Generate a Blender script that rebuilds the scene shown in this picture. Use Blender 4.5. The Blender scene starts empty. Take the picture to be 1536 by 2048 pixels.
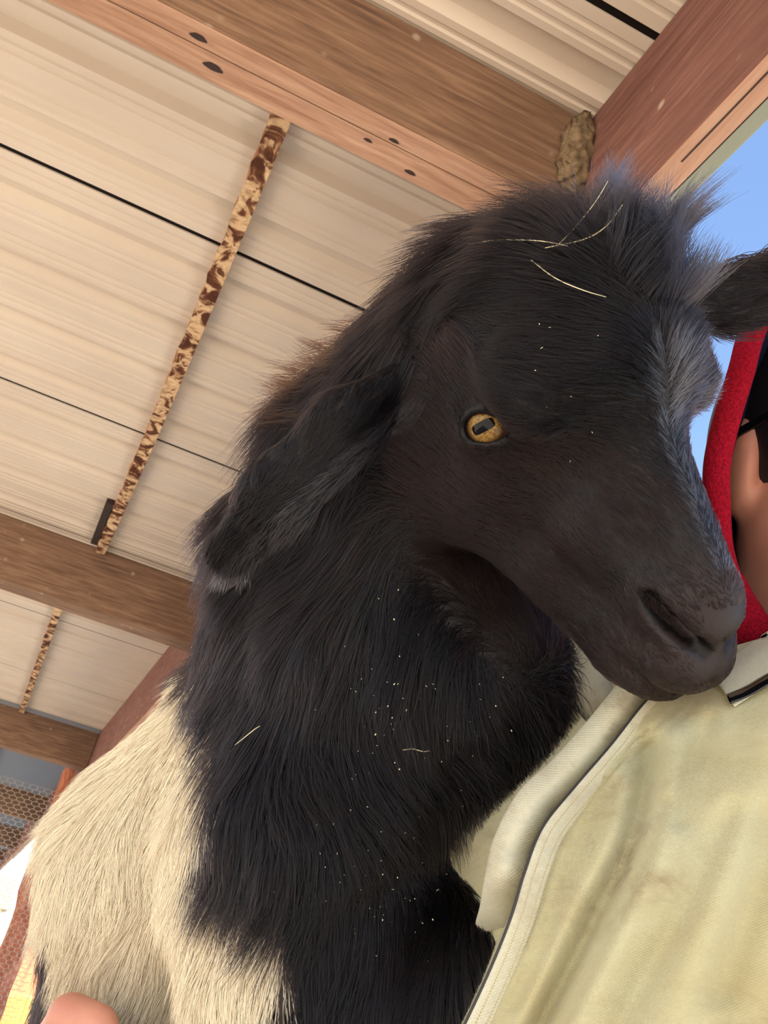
import bpy, bmesh, math, random
import numpy as np
from mathutils import Matrix, Vector, kdtree

rng = np.random.default_rng(7)
random.seed(7)
scene = bpy.context.scene
COL = scene.collection

# ------------------------------------------------------------------ camera
FPX, CX, CY = 1945.0, 768.0, 1024.0            # focal length and centre for a 1536 x 2048 frame
CAM_H = 1.25
_a = np.array([6908., 2754., FPX]); _a /= np.linalg.norm(_a)
_b = np.array([-878., 829., FPX]); _b -= _a * (_a @ _b); _b /= np.linalg.norm(_b)
_c = np.cross(_a, _b)
MW = np.array([_a, _b, _c])                     # camera axes (right, down, forward) -> shed axes
CAMPOS = np.array([0., 0., CAM_H])
cam_d = bpy.data.cameras.new('camera'); cam = bpy.data.objects.new('camera', cam_d); COL.objects.link(cam)
cam_d.sensor_fit = 'VERTICAL'; cam_d.sensor_height = 36.0; cam_d.lens = FPX / 2048.0 * 36.0
cam_d.clip_start = 0.02; cam_d.clip_end = 400
_m = Matrix.Identity(4)
for i in range(3):
    _m[i][0] = MW[i, 0]; _m[i][1] = -MW[i, 1]; _m[i][2] = -MW[i, 2]; _m[i][3] = CAMPOS[i]
cam.matrix_world = _m
scene.camera = cam
cam_d.dof.use_dof = True
cam_d.dof.focus_distance = 0.46
cam_d.dof.aperture_fstop = 55.0

# ------------------------------------------------------------------ sky, sun, exposure
scene.view_settings.view_transform = 'Standard'
scene.view_settings.look = 'None'
scene.view_settings.exposure = 1.85
scene.view_settings.gamma = 1.0
scene.view_settings.use_curve_mapping = False
SUN_EL, SUN_AZ = math.radians(52), math.radians(222)      # azimuth measured from +X towards +Y
world = bpy.data.worlds.new('sky'); scene.world = world; world.use_nodes = True
wn = world.node_tree.nodes; wl = world.node_tree.links
sky = wn.new('ShaderNodeTexSky'); sky.sky_type = 'NISHITA'; sky.sun_disc = False
sky.sun_elevation = SUN_EL; sky.sun_rotation = math.radians(90) - SUN_AZ
sky.air_density = 1.0; sky.dust_density = 0.3; sky.ozone_density = 2.0
bg = wn['Background']; bg.inputs['Strength'].default_value = 0.11
wl.new(sky.outputs[0], bg.inputs['Color'])
sun_d = bpy.data.lights.new('sun', 'SUN'); sun_d.energy = 5.0; sun_d.angle = math.radians(0.6); sun_d.color = (1.0, .95, .88)
sun = bpy.data.objects.new('sun', sun_d); COL.objects.link(sun)
_sd = Vector((math.cos(SUN_EL) * math.cos(SUN_AZ), math.cos(SUN_EL) * math.sin(SUN_AZ), math.sin(SUN_EL)))
sun.rotation_euler = _sd.to_track_quat('Z', 'Y').to_euler()
sun.location = _sd * 30

# ------------------------------------------------------------------ helpers
def W(p):
    """points given along the camera axes (right, down, forward, metres) -> shed coordinates"""
    return np.asarray(p, float) @ MW.T + CAMPOS
def PX(x, y, z):
    return np.array([(x - CX) / FPX * z, (y - CY) / FPX * z, z])
def SH(x, y, z):
    """shed coordinates measured from the camera height"""
    return (x, y, z + CAM_H)

def lin(r, g, b):
    f = lambda v: (v / 255 / 12.92) if v / 255 <= .04045 else ((v / 255 + .055) / 1.055) ** 2.4
    return (f(r), f(g), f(b), 1.0)

class NB:
    """tiny node builder"""
    def __init__(self, name, base=(.5, .5, .5, 1), rough=.6, spec=.5, metal=0.0):
        self.m = bpy.data.materials.new(name); self.m.use_nodes = True
        self.t = self.m.node_tree; self.n = self.t.nodes; self.l = self.t.links
        self.b = self.n['Principled BSDF']
        self.b.inputs['Base Color'].default_value = base
        self.b.inputs['Roughness'].default_value = rough
        self.b.inputs['Specular IOR Level'].default_value = spec
        self.b.inputs['Metallic'].default_value = metal
    def node(self, typ, **kw):
        n = self.n.new(typ)
        for k, v in kw.items():
            if k in n.inputs: n.inputs[k].default_value = v
            else: setattr(n, k, v)
        return n
    def coords(self, kind='Object', scale=(1, 1, 1), rot=(0, 0, 0)):
        tc = self.node('ShaderNodeTexCoord'); mp = self.node('ShaderNodeMapping')
        mp.inputs['Scale'].default_value = scale; mp.inputs['Rotation'].default_value = rot
        self.l.new(tc.outputs[kind], mp.inputs['Vector']); return mp.outputs[0]
    def noise(self, vec, scale=5, detail=4, rough=.55, dist=0.0):
        n = self.node('ShaderNodeTexNoise', Scale=scale, Detail=detail, Roughness=rough, Distortion=dist)
        self.l.new(vec, n.inputs['Vector']); return n.outputs[0]
    def ramp(self, fac, stops):
        r = self.node('ShaderNodeValToRGB'); e = r.color_ramp.elements
        while len(e) < len(stops): e.new(.5)
        for i, (p, c) in enumerate(stops): e[i].position = p; e[i].color = c
        self.l.new(fac, r.inputs[0]); return r.outputs[0]
    def mix(self, fac, a, b, mode='MIX'):
        m = self.node('ShaderNodeMix', data_type='RGBA', blend_type=mode)
        for s, v in ((m.inputs[0], fac), (m.inputs[6], a), (m.inputs[7], b)):
            if isinstance(v, (float, int, tuple)): s.default_value = v
            else: self.l.new(v, s)
        return m.outputs[2]
    def math(self, op, a, b=None):
        m = self.node('ShaderNodeMath', operation=op)
        for s, v in ((m.inputs[0], a), (m.inputs[1], b)):
            if v is None: continue
            if isinstance(v, (float, int)): s.default_value = v
            else: self.l.new(v, s)
        return m.outputs[0]
    def color(self, sock): self.l.new(sock, self.b.inputs['Base Color']); return self
    def bump(self, h, strength=.3, dist=.002):
        b = self.node('ShaderNodeBump', Strength=strength, Distance=dist)
        self.l.new(h, b.inputs['Height']); self.l.new(b.outputs[0], self.b.inputs['Normal']); return self

def link(name, me, mat=None, parent=None, smooth=False):
    o = bpy.data.objects.new(name, me); COL.objects.link(o)
    if mat: me.materials.append(mat)
    if parent: o.parent = parent
    if smooth:
        me.polygons.foreach_set('use_smooth', [True] * len(me.polygons))
    return o
def mesh(name, verts, faces, mat=None, parent=None, smooth=False):
    me = bpy.data.meshes.new(name); me.from_pydata([tuple(map(float, v)) for v in verts], [], [tuple(map(int, f)) for f in faces]); me.update()
    return link(name, me, mat, parent, smooth)
def tag(o, label=None, cat=None, group=None, kind=None):
    for k, v in (('label', label), ('category', cat), ('group', group), ('kind', kind)):
        if v: o[k] = v
    return o
def empty(name, loc=(0, 0, 0)):
    o = bpy.data.objects.new(name, None); COL.objects.link(o); o.location = loc; o.empty_display_size = .05
    return o
def adopt(root):
    """children were modelled in shed coordinates: keep them there under a moved root"""
    bpy.context.view_layer.update()
    for c in root.children:
        c.matrix_parent_inverse = Matrix.Translation(-Vector(root.location))

def box(x0, x1, y0, y1, z0, z1, bev=0.0, cuts=0):
    bm = bmesh.new(); bmesh.ops.create_cube(bm, size=1)
    for v in bm.verts:
        v.co = Vector(((x0 + x1) / 2 + v.co.x * (x1 - x0), (y0 + y1) / 2 + v.co.y * (y1 - y0), (z0 + z1) / 2 + v.co.z * (z1 - z0)))
    if bev: bmesh.ops.bevel(bm, geom=bm.edges[:], offset=bev, segments=2, affect='EDGES', profile=.6)
    me = bpy.data.meshes.new('box'); bm.to_mesh(me); bm.free(); return me

def spline(pts, n):
    """Catmull-Rom through pts (any dimension)"""
    P = np.asarray(pts, float); m = len(P)
    E = np.vstack([2 * P[0] - P[1], P, 2 * P[-1] - P[-2]])
    t = np.linspace(0, m - 1 - 1e-9, n); i = t.astype(int); u = (t - i)[:, None]
    p0, p1, p2, p3 = E[i], E[i + 1], E[i + 2], E[i + 3]
    return .5 * (2 * p1 + (p2 - p0) * u + (2 * p0 - 5 * p1 + 4 * p2 - p3) * u ** 2 + (3 * p1 - p0 - 3 * p2 + p3) * u ** 3)
def spline_closed(pts, n):
    P = np.asarray(pts, float); m = len(P)
    t = np.linspace(0, m, n, endpoint=False); i = t.astype(int); u = (t - i)[:, None]
    p0, p1, p2, p3 = P[(i - 1) % m], P[i % m], P[(i + 1) % m], P[(i + 2) % m]
    return .5 * (2 * p1 + (p2 - p0) * u + (2 * p0 - 5 * p1 + 4 * p2 - p3) * u ** 2 + (3 * p1 - p0 - 3 * p2 + p3) * u ** 3)
def tube(pts, radii, seg=12, caps=True, flat=None):
    """verts, faces of a tube; flat=(axis vector, factor) squashes the section along that axis"""
    P = np.asarray(pts, float); R = np.broadcast_to(np.asarray(radii, float), (len(P),))
    T = np.gradient(P, axis=0); T /= np.linalg.norm(T, axis=1)[:, None]
    up = np.array([0.3, 0.1, 1.0]); V = []; F = []
    if flat is not None: up = np.asarray(flat[0], float)
    for k in range(len(P)):
        a = np.cross(T[k], up); a /= np.linalg.norm(a); b = np.cross(a, T[k])
        fb = flat[1] if flat is not None else 1.0
        for j in range(seg):
            th = 2 * math.pi * j / seg
            V.append(P[k] + R[k] * (math.cos(th) * a + math.sin(th) * b * fb))
    for k in range(len(P) - 1):
        for j in range(seg):
            j2 = (j + 1) % seg
            F.append((k * seg + j, k * seg + j2, (k + 1) * seg + j2, (k + 1) * seg + j))
    if caps:
        F.append(tuple(range(seg))[::-1]); F.append(tuple((len(P) - 1) * seg + j for j in range(seg)))
    return np.array(V), F

# ------------------------------------------------------------------ materials of the shed
def wood(name, c0, c1, c2, axis='X', spots=True):
    k = NB(name, rough=.8, spec=.2)
    sc = {'X': (2.2, 30, 30), 'Y': (30, 2.2, 30), 'Z': (30, 30, 2.2)}[axis]
    v = k.coords('Object', sc); v2 = k.coords('Object', (1, 1, 1))
    g = k.noise(v, 3.2, 6, .62, .6); big = k.noise(v2, 3.0, 3, .5)
    col = k.ramp(g, [(.25, c0), (.52, c1), (.8, c2)])
    col = k.mix(k.ramp(big, [(.35, (0, 0, 0, 1)), (.75, (.45, .45, .45, 1))]), col, c0)
    if spots:
        vo = k.node('ShaderNodeTexVoronoi', Scale=17.0, Randomness=1.0); k.l.new(v2, vo.inputs['Vector'])
        msk = k.ramp(vo.outputs['Distance'], [(.06, (.55, .55, .55, 1)), (.14, (0, 0, 0, 1))])
        sel = k.ramp(k.noise(v2, 7, 2), [(.36, (0, 0, 0, 1)), (.56, (1, 1, 1, 1))])
        col = k.mix(k.mix(1.0, msk, sel, 'MULTIPLY'), col, lin(205, 190, 165))
    k.color(col).bump(g, .35, .004)
    return k.m
M_beam = wood('beam_wood', lin(92, 70, 56), lin(136, 106, 84), lin(168, 138, 112), 'X')
M_eave = wood('eave_wood', lin(92, 58, 52), lin(126, 88, 78), lin(152, 112, 98), 'Y')
M_pine = wood('pale_wood', lin(152, 114, 94), lin(184, 146, 122), lin(204, 170, 146), 'Y', False)
M_underlit = wood('underlit_beam_wood', lin(140, 102, 80), lin(178, 140, 114), lin(202, 168, 140), 'X', False)  # beam wood made paler, light from below put into its colour
M_dark = NB('knot_dark', lin(48, 32, 26), .9).m
M_gutter = NB('gutter_green', lin(150, 158, 138), .5).m
M_seam = NB('seam_dark', lin(26, 20, 18), .9, .1).m

k = NB('roof_paint', rough=.42, spec=.4)
_v = k.coords('Object', (1, 1, 1)); _n = k.noise(_v, 2.2, 4); _vs = k.coords('Object', (.6, 14, 6)); _n2 = k.noise(_vs, 3, 4)
col = k.mix(k.ramp(_n, [(.35, (0, 0, 0, 1)), (.7, (1, 1, 1, 1))]), lin(216, 202, 182), lin(206, 190, 170))
col = k.mix(k.ramp(_n2, [(.4, (0, 0, 0, 1)), (.8, (.35, .35, .35, 1))]), col, lin(192, 178, 158))
k.color(col); M_roof = k.m
k = NB('galvanised', lin(176, 180, 182), .38, .5, .75); M_galv = k.m

k = NB('batten_bark', rough=.9, spec=.1)
_v = k.coords('Object', (22, 20, 14)); _n = k.noise(_v, 1.0, 4, .6, 1.2); _n3 = k.noise(k.coords('Object', (40, 60, 40)), 1.6, 4)
col = k.ramp(_n, [(.40, lin(78, 48, 34)), (.47, lin(118, 78, 56)), (.53, lin(206, 172, 130)), (.60, lin(218, 186, 146))])
col = k.mix(k.ramp(_n3, [(.45, (0, 0, 0, 1)), (.75, (.6, .6, .6, 1))]), col, lin(96, 58, 40))
k.color(col).bump(_n, .5, .004); M_bark = k.m
k = NB('batten_side', rough=.85, spec=.15)
_n = k.noise(k.coords('Object', (30, 6, 30)), 2, 4); k.color(k.ramp(_n, [(.3, lin(120, 78, 54)), (.7, lin(178, 128, 92))])); M_batside = k.m

k = NB('ground_sand', rough=.95, spec=.1)
_v = k.coords('Object'); _n = k.noise(_v, .8, 5); _n2 = k.noise(_v, 22, 5)
col = k.mix(_n2, k.ramp(_n, [(.3, lin(200, 186, 168)), (.7, lin(222, 210, 194))]), lin(172, 156, 138))
k.color(col).bump(_n2, .6, .02); M_ground = k.m

# ------------------------------------------------------------------ the shed: ground, roof sheets, beams
gv = [(-60, -60, 0), (60, -60, 0), (60, 90, 0), (-60, 90, 0)]
tag(mesh('floor', gv, [(0, 1, 2, 3)], M_ground), kind='structure')
ROOF = 1.20
ceiling = empty('ceiling', SH(0, 0, ROOF)); tag(ceiling, kind='structure')
EAVE = 0.617
X_LEFT = -3.4
def sheet_profile(y0, y1):
    """(y, z) section of one ribbed sheet between two seams"""
    w = y1 - y0; pr = [(y0 + .0062, .022), (y0 + .0065, .0)]
    n = 4; pitch = w / n
    for i in range(n):
        a = y0 + (i + .5) * pitch
        for d in (-.068, -.046):
            c = a + d * pitch / .2
            pr += [(c - .006, 0), (c - .003, .0035), (c + .003, .0035), (c + .006, 0)]
        pr += [(a - .026, 0), (a - .014, .017), (a + .014, .017), (a + .026, 0)]
        for d in (.046, .068):
            c = a + d * pitch / .2
            pr += [(c - .006, 0), (c - .003, .0035), (c + .003, .0035), (c + .006, 0)]
    pr += [(y1 - .0065, .0), (y1 - .0062, .022)]
    return pr
def sheet(y0, y1, mat, prof=None):
    pr = prof or sheet_profile(y0, y1)
    V = []; F = []
    for x in (X_LEFT, EAVE):
        for (y, z) in pr: V.append((x, y, z))
        for (y, z) in pr: V.append((x, y, z + .0012))
    n = len(pr)
    for i in range(n - 1):
        F += [(i, i + 1, 2 * n + i + 1, 2 * n + i), (n + i + 1, n + i, 3 * n + i, 3 * n + i + 1),
              (i + 1, i, n + i, n + i + 1), (2 * n + i, 2 * n + i + 1, 3 * n + i + 1, 3 * n + i)]
    return mesh('roof_sheet', V, F, mat, ceiling)
seams = [-1.72, -.91, -.10, .72, 1.475, 2.293, 3.13, 4.125, 5.165, 6.02]
for a, b in zip(seams[:-1], seams[1:]): sheet(a, b, M_roof)
ys = [6.02 + .85 * i for i in range(14)]
for a, b in zip(ys[:-1], ys[1:]):
    n = 44
    pr = [(a + (b - a) * i / n, .012 * math.sin(i / n * math.pi * 2 * 11)) for i in range(n + 1)]
    sheet(a, b, M_galv, pr)
for y in seams[1:]:
    link('seam_strip', box(X_LEFT, EAVE - .004, y - .0065, y + .0065, .003, .02), M_seam, ceiling)

def beam(y, w, d, label, x0=X_LEFT, x1=.419, extra=False):
    r = empty('roof_beam', SH(0, y, ROOF - d)); tag(r, label, 'beam', 'roof beams across the shed')
    link('timber', box(x0, x1 - .001, 0, w, 0, d - .002, .003), M_beam, r)
    return r
b1 = beam(.875, .078, .186, 'nearest broad brown roof beam above the goat with cracked underside')
link('split', box(X_LEFT, .41, .0325, .0345, -.0012, .004), M_dark, b1)
link('underlit_strip', box(X_LEFT, .415, .001, .0325, -.003, -.0001, .001), M_underlit, b1)  # strips added under the beam, paled to paint in light from below
link('underlit_strip', box(X_LEFT, .415, .0345, .077, -.003, -.0001, .001), M_underlit, b1)
for (x, yy, s) in ((-.112, .020, .011), (-.085, .052, .013), (.13, .045, .006), (.16, .026, .007), (.20, .062, .008)):
    V = [(x + s * math.cos(a) * (1 + .2 * math.sin(3 * a)), yy + s * .42 * math.sin(a), z) for z in (-.0036, .003) for a in np.linspace(0, 2 * math.pi, 14, endpoint=False)]
    mesh('nail_hole', V, [tuple(range(14))[::-1], tuple(range(14, 28))] + [(i, (i + 1) % 14, 14 + (i + 1) % 14, 14 + i) for i in range(14)], M_dark, b1)
beam(3.175, .10, .212, 'second roof beam, spanning left of the goat at mid height')
beam(6.12, .12, .225, 'third roof beam, low at left just above the chicken wire')
beam(9.5, .12, .23, 'far dark roof beam behind the chicken wire')
beam(12.9, .12, .23, 'farthest roof beam, lowest seen through the chicken wire')
beam(16.6, .12, .23, 'end roof beam at the far gable of the shed')

def batten(x0, x1, y0, y1, th, bow, label):
    r = empty('roof_batten', SH(0, y0, ROOF)); tag(r, label, 'batten', 'rough bark-edged battens under the roof')
    n = 90; V = []; F = []
    L = y1 - y0; rr = np.random.default_rng(int(y0 * 100))
    for i in range(n + 1):
        t = i / n; y = t * L; bx = bow * math.sin(math.pi * t)
        j = rr.normal(0, .0016, 4)
        V += [(x0 + bx + j[0], y, -.001), (x0 + bx + j[1], y, -th + j[2]), (x1 + bx, y, -th + j[3] * .5), (x1 + bx, y, -.001)]
    for i in range(n):
        for q in range(4):
            F.append((4 * i + q, 4 * i + (q + 1) % 4, 4 * i + 4 + (q + 1) % 4, 4 * i + 4 + q))
    F += [(3, 2, 1, 0), tuple(4 * n + q for q in range(4))]
    o = mesh('timber', V, F, M_bark, r); o.data.materials.append(M_batside)
    for p in o.data.polygons:
        if abs(p.normal.x) > .8: p.material_index = 1 if p.normal.x > 0 else 0
    return r
bt = batten(.002, .034, .955, 3.17, .020, .006, 'long bark-striped batten between the nearest and second roof beams')
link('packer_block', box(-.022, .001, 1.80, 2.16, -.018, -.001, .002), M_dark, bt)
batten(-.062, -.032, 3.28, 6.115, .022, .0, 'shorter bark-striped batten beyond the second roof beam')
batten(-.25, -.10, 6.245, 9.495, .03, .0, 'dark batten against the silver roof past the third beam')

# eave beam with its pale batten and the roof overhang
r = empty('eave_beam', SH(.42, -1.6, .911)); tag(r, 'reddish brown eave beam at the upper right edge of the roof', 'beam')
link('timber', box(0, .030, 0, 19.5, 0, ROOF - .911 - .001, .002), M_eave, r)
link('overhang_trim', box(.075, .196, 0, 19.5, ROOF - .911 - .012, ROOF - .911 - .002, .001), M_gutter, r)
link('edge_strip', box(.0305, .036, 0, 19.5, .002, .03, .001), M_dark, r)
link('underside_strip', box(-.0005, .0305, 0, 19.5, -.006, -.0002, .002), M_pine, r)
link('split', box(.010, .0118, 1.95, 2.25, -.0066, -.004), M_dark, r)
# mud nest in the corner of beam and eave
rn = np.random.default_rng(3)
bm = bmesh.new(); bmesh.ops.create_icosphere(bm, subdivisions=4, radius=1)
for v in bm.verts:
    c = v.co.copy(); s = 1 + .16 * math.sin(c.x * 9 + c.y * 4) * math.cos(c.z * 11) + rn.normal(0, .05)
    v.co = Vector((c.x * .026 * s, c.y * .02 * s, c.z * .080 * s))
me = bpy.data.meshes.new('nest'); bm.to_mesh(me); bm.free()
k = NB('mud', rough=.95, spec=.1); _n = k.noise(k.coords('Object'), 90, 5); k.color(k.ramp(_n, [(.3, lin(92, 76, 58)), (.7, lin(146, 126, 98))])).bump(_n, .8, .004)
o = link('mud_nest', me, k.m, None, True); o.location = SH(.406, .866, 1.11); tag(o, 'crusty mud nest in the corner of roof beam and eave beam', 'nest')
# ------------------------------------------------------------------ implicit surfaces (smooth unions, meshed with surface nets)
def smin(a, b, k):
    h = np.clip(.5 + .5 * (b - a) / k, 0, 1)
    return b + (a - b) * h - k * h * (1 - h)
def smax(a, b, k): return -smin(-a, -b, k)
def s_cone(P, a, b, ra, rb):
    a = np.asarray(a, np.float32); b = np.asarray(b, np.float32); d = b - a
    t = np.clip(((P - a) @ d) / float(d @ d), 0, 1)
    return np.linalg.norm(P - a - t[:, None] * d, axis=1) - (ra + (rb - ra) * t)
def s_ell(P, c, r, R=None):
    q = P - np.asarray(c, np.float32)
    if R is not None: q = q @ np.asarray(R, np.float32)
    r = np.asarray(r, np.float32)
    k0 = np.linalg.norm(q / r, axis=1); k1 = np.linalg.norm(q / (r * r), axis=1)
    return k0 * (k0 - 1) / np.maximum(k1, 1e-9)
def s_chain(P, pts, rad, k=.02):
    d = None
    for i in range(len(pts) - 1):
        e = s_cone(P, pts[i], pts[i + 1], rad[i], rad[i + 1]); d = e if d is None else smin(d, e, k)
    return d
def surface_nets(sdf, lo, hi, h, coarse=4):
    lo = np.asarray(lo, float); hi = np.asarray(hi, float)
    H = h * coarse; nc = np.ceil((hi - lo) / H).astype(int) + 1
    gx = [lo[i] + np.arange(nc[i]) * H for i in range(3)]
    G = np.stack(np.meshgrid(*gx, indexing='ij'), -1).reshape(-1, 3).astype(np.float32)
    Vc = sdf(G).reshape(nc)
    cc = np.abs(Vc)
    ncell = nc - 1; shape = ncell * coarse + 1
    near = np.zeros(ncell, bool); band = H * 1.9
    cmin = np.full(ncell, np.inf)
    for dx in (0, 1):
        for dy in (0, 1):
            for dz in (0, 1):
                cmin = np.minimum(cmin, cc[dx:dx + ncell[0], dy:dy + ncell[1], dz:dz + ncell[2]])
    near = cmin < band
    fine = np.where(np.repeat(np.repeat(np.repeat(Vc[:-1, :-1, :-1], coarse, 0), coarse, 1), coarse, 2) < 0, -1., 1.).astype(np.float32)
    V = np.ones(shape, np.float32); V[:-1, :-1, :-1] = fine
    mask = np.zeros(shape, bool)
    m = np.repeat(np.repeat(np.repeat(near, coarse, 0), coarse, 1), coarse, 2)
    mask[:-1, :-1, :-1] |= m; mask[1:, 1:, 1:] |= m; mask[1:, :-1, :-1] |= m; mask[:-1, 1:, :-1] |= m; mask[:-1, :-1, 1:] |= m
    idx = np.argwhere(mask); pts = (lo + idx * h).astype(np.float32)
    vals = np.concatenate([sdf(pts[i:i + 400000]) for i in range(0, len(pts), 400000)])
    V[mask] = vals
    S = V < 0
    n = np.array(shape) - 1
    cnt = np.zeros(n, np.int8)
    for dx in (0, 1):
        for dy in (0, 1):
            for dz in (0, 1):
                cnt += S[dx:dx + n[0], dy:dy + n[1], dz:dz + n[2]]
    cells = np.argwhere((cnt > 0) & (cnt < 8))
    vid = -np.ones(n, np.int64); vid[tuple(cells.T)] = np.arange(len(cells))
    acc = np.zeros((len(cells), 3)); num = np.zeros(len(cells))
    corners = [(a, b, c) for a in (0, 1) for b in (0, 1) for c in (0, 1)]
    for p in corners:
        for ax in range(3):
            if p[ax]: continue
            q = list(p); q[ax] = 1
            v0 = V[cells[:, 0] + p[0], cells[:, 1] + p[1], cells[:, 2] + p[2]]
            v1 = V[cells[:, 0] + q[0], cells[:, 1] + q[1], cells[:, 2] + q[2]]
            x = (v0 < 0) != (v1 < 0)
            t = np.where(x, v0 / np.where(x, v0 - v1, 1), 0)
            pos = np.tile(np.array(p, float), (len(cells), 1)); pos[:, ax] = t
            acc[x] += pos[x]; num[x] += 1
    verts = lo + (cells + acc / num[:, None]) * h
    faces = []
    for ax in range(3):
        o1, o2 = [(1, 2), (2, 0), (0, 1)][ax]
        sl0 = [slice(None)] * 3; sl1 = [slice(None)] * 3
        sl0[ax] = slice(0, -1); sl1[ax] = slice(1, None)
        e = S[tuple(sl0)] != S[tuple(sl1)]
        ed = np.argwhere(e)
        ok = (ed[:, o1] > 0) & (ed[:, o2] > 0) & (ed[:, o1] < n[o1]) & (ed[:, o2] < n[o2])
        ed = ed[ok]
        def cid(d1, d2):
            c = ed.copy(); c[:, o1] += d1; c[:, o2] += d2
            return vid[c[:, 0], c[:, 1], c[:, 2]]
        q = np.stack([cid(-1, -1), cid(0, -1), cid(0, 0), cid(-1, 0)], 1)
        flip = S[ed[:, 0], ed[:, 1], ed[:, 2]]
        q[~flip] = q[~flip][:, ::-1]
        faces.append(q[(q >= 0).all(1)])
    F = np.concatenate(faces)
    # a little smoothing takes the grid off the surface
    nb = np.concatenate([F[:, [0, 1]], F[:, [1, 2]], F[:, [2, 3]], F[:, [3, 0]]])
    for lam in (.5, -.2, .4):
        s = np.zeros_like(verts); c = np.zeros(len(verts))
        np.add.at(s, nb[:, 0], verts[nb[:, 1]]); np.add.at(c, nb[:, 0], 1)
        np.add.at(s, nb[:, 1], verts[nb[:, 0]]); np.add.at(c, nb[:, 1], 1)
        verts = verts + lam * (s / np.maximum(c, 1)[:, None] - verts)
    return verts, F
def quadmesh(name, V, F):
    me = bpy.data.meshes.new(name)
    me.vertices.add(len(V)); me.vertices.foreach_set('co', np.asarray(V, np.float32).ravel())
    me.loops.add(F.size); me.loops.foreach_set('vertex_index', F.ravel().astype(np.int32))
    me.polygons.add(len(F)); me.polygons.foreach_set('loop_start', np.arange(0, F.size, F.shape[1], dtype=np.int32))
    me.update(calc_edges=True); me.validate()
    me.polygons.foreach_set('use_smooth', [True] * len(me.polygons))
    return me

# ------------------------------------------------------------------ the goat: head frame (nose, crown, near side) and body, along the camera axes
h_l = np.array([-.86, .17, -.48]); h_l /= np.linalg.norm(h_l)
h_n = np.array([.46, .76, 0.]); h_n[2] = -(h_l[0] * h_n[0] + h_l[1] * h_n[1]) / h_l[2]; h_n /= np.linalg.norm(h_n)
h_u = np.cross(h_l, h_n)
HR = np.stack([h_n, h_u, h_l], 1)
EYE_PX = PX(955, 858, .455)
HO = EYE_PX - h_l * .053
def HL(n, u, l): return HO + HR @ (np.array([n, u, l], float) / 100)
EYE_C = np.array([-.1, .0, 4.25]); EYE_R = 1.43
EYE_DIR = np.array([.36, .40, .84]); EYE_DIR /= np.linalg.norm(EYE_DIR)
# axes of the lid opening (long axis runs back and slightly down)
_ex = np.array([.75, .66, 0.]); _ex -= EYE_DIR * (_ex @ EYE_DIR); _ex /= np.linalg.norm(_ex); _ey = np.cross(EYE_DIR, _ex)
_pu = np.array([.46, .89, 0.]); _pu -= EYE_DIR * (_pu @ EYE_DIR); _pu /= np.linalg.norm(_pu)
def sdf_head(P):
    q = ((P - HO.astype(np.float32)) @ HR.astype(np.float32)) * 100
    s = q.copy(); s[:, 2] = np.abs(s[:, 2])
    d = s_ell(q, (-2.2, 2.6, 0), (6.3, 5.6, 5.2))
    d = smin(d, s_ell(q, (.6, 4.0, 0), (4.0, 3.3, 5.0)), 1.5)
    d = smin(d, s_ell(s, (1.0, 3.1, 4.5), (2.4, 1.6, 1.9)), 1.2)                 # brows
    m = q * np.array([1, 1, 1.12], np.float32)
    d = smin(d, s_cone(m, (2.0, .2, 0), (10.8, -1.6, 0), 3.9, 2.45), 1.6)        # muzzle
    d = smin(d, s_cone(q, (3.2, 2.9, 0), (10.9, .35, 0), 1.9, 1.25), 1.2)        # nasal bridge
    d = smin(d, s_ell(q, (11.5, -1.2, 0), (1.75, 1.75, 2.35)), .8)               # nose
    d = smin(d, s_ell(q, (12.35, -3.1, 0), (1.95, 1.75, 2.45)), .7)               # upper lip
    d = smin(d, s_ell(q, (11.2, -5.2, 0), (2.3, 1.3, 2.25)), .35)             # lower lip
    j = s_cone(s, (-1.5, -4.6, 2.9), (10.0, -4.8, .8), 2.5, 1.9)
    d = smin(d, j, 1.2)
    d = smin(d, s_ell(s, (-.8, -2.6, 3.2), (4.6, 4.6, 2.2)), 1.4)                # cheek
    d = smin(d, s_ell(s, (10.4, -.9, 1.75), (1.5, 1.25, .95)), .6)               # nostril wing
    d = smin(d, s_ell(s, (5.6, -1.0, 2.6), (3.0, 1.2, .9)), 1.2)                 # cheek ridge
    # lids
    d = smin(d, s_ell(s, EYE_C + EYE_DIR * .12, (1.72, 1.72, 1.72)), .55)
    e = s - EYE_C
    ex, ey, ez = e @ _ex.astype(np.float32), e @ _ey.astype(np.float32), e @ EYE_DIR.astype(np.float32)
    op = np.sqrt((ex / 1.08) ** 2 + ((ey + .10) / .64) ** 2) - 1
    op = np.maximum(op * .7, -(ez - .1))
    d = smax(d, -op, .12)
    ti = s - (EYE_C + EYE_DIR * 1.25 + _ex * 1.35 - _ey * .25)
    d = smax(d, -(np.linalg.norm(ti, axis=1) - .28), .3)
    # nostrils, philtrum, mouth
    d = smax(d, -s_cone(s, (10.85, -.55, 3.05), (13.75, -1.5, .55), .66, .34), .18)
    d = smax(d, -s_cone(s, (10.6, -.6, 2.2), (12.4, -1.3, 1.0), .46, .36), .2)
    d = smax(d, -s_chain(q, [(12.9, -.7, 0), (14.0, -1.9, 0), (14.6, -3.2, 0), (14.2, -4.2, 0)], [.08, .16, .20, .16], .1), .2)
    d = smax(d, -s_chain(s, [(14.1, -4.35, 0), (13.1, -4.45, 1.6), (11.2, -4.45, 2.5), (8.6, -3.9, 2.95)], [.30, .28, .22, .10], .1), .18)
    return d / 100
EAR1 = [PX(800, 770, .487), PX(700, 850, .476), PX(560, 985, .472), PX(462, 1105, .485), PX(440, 1150, .495)]
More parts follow.
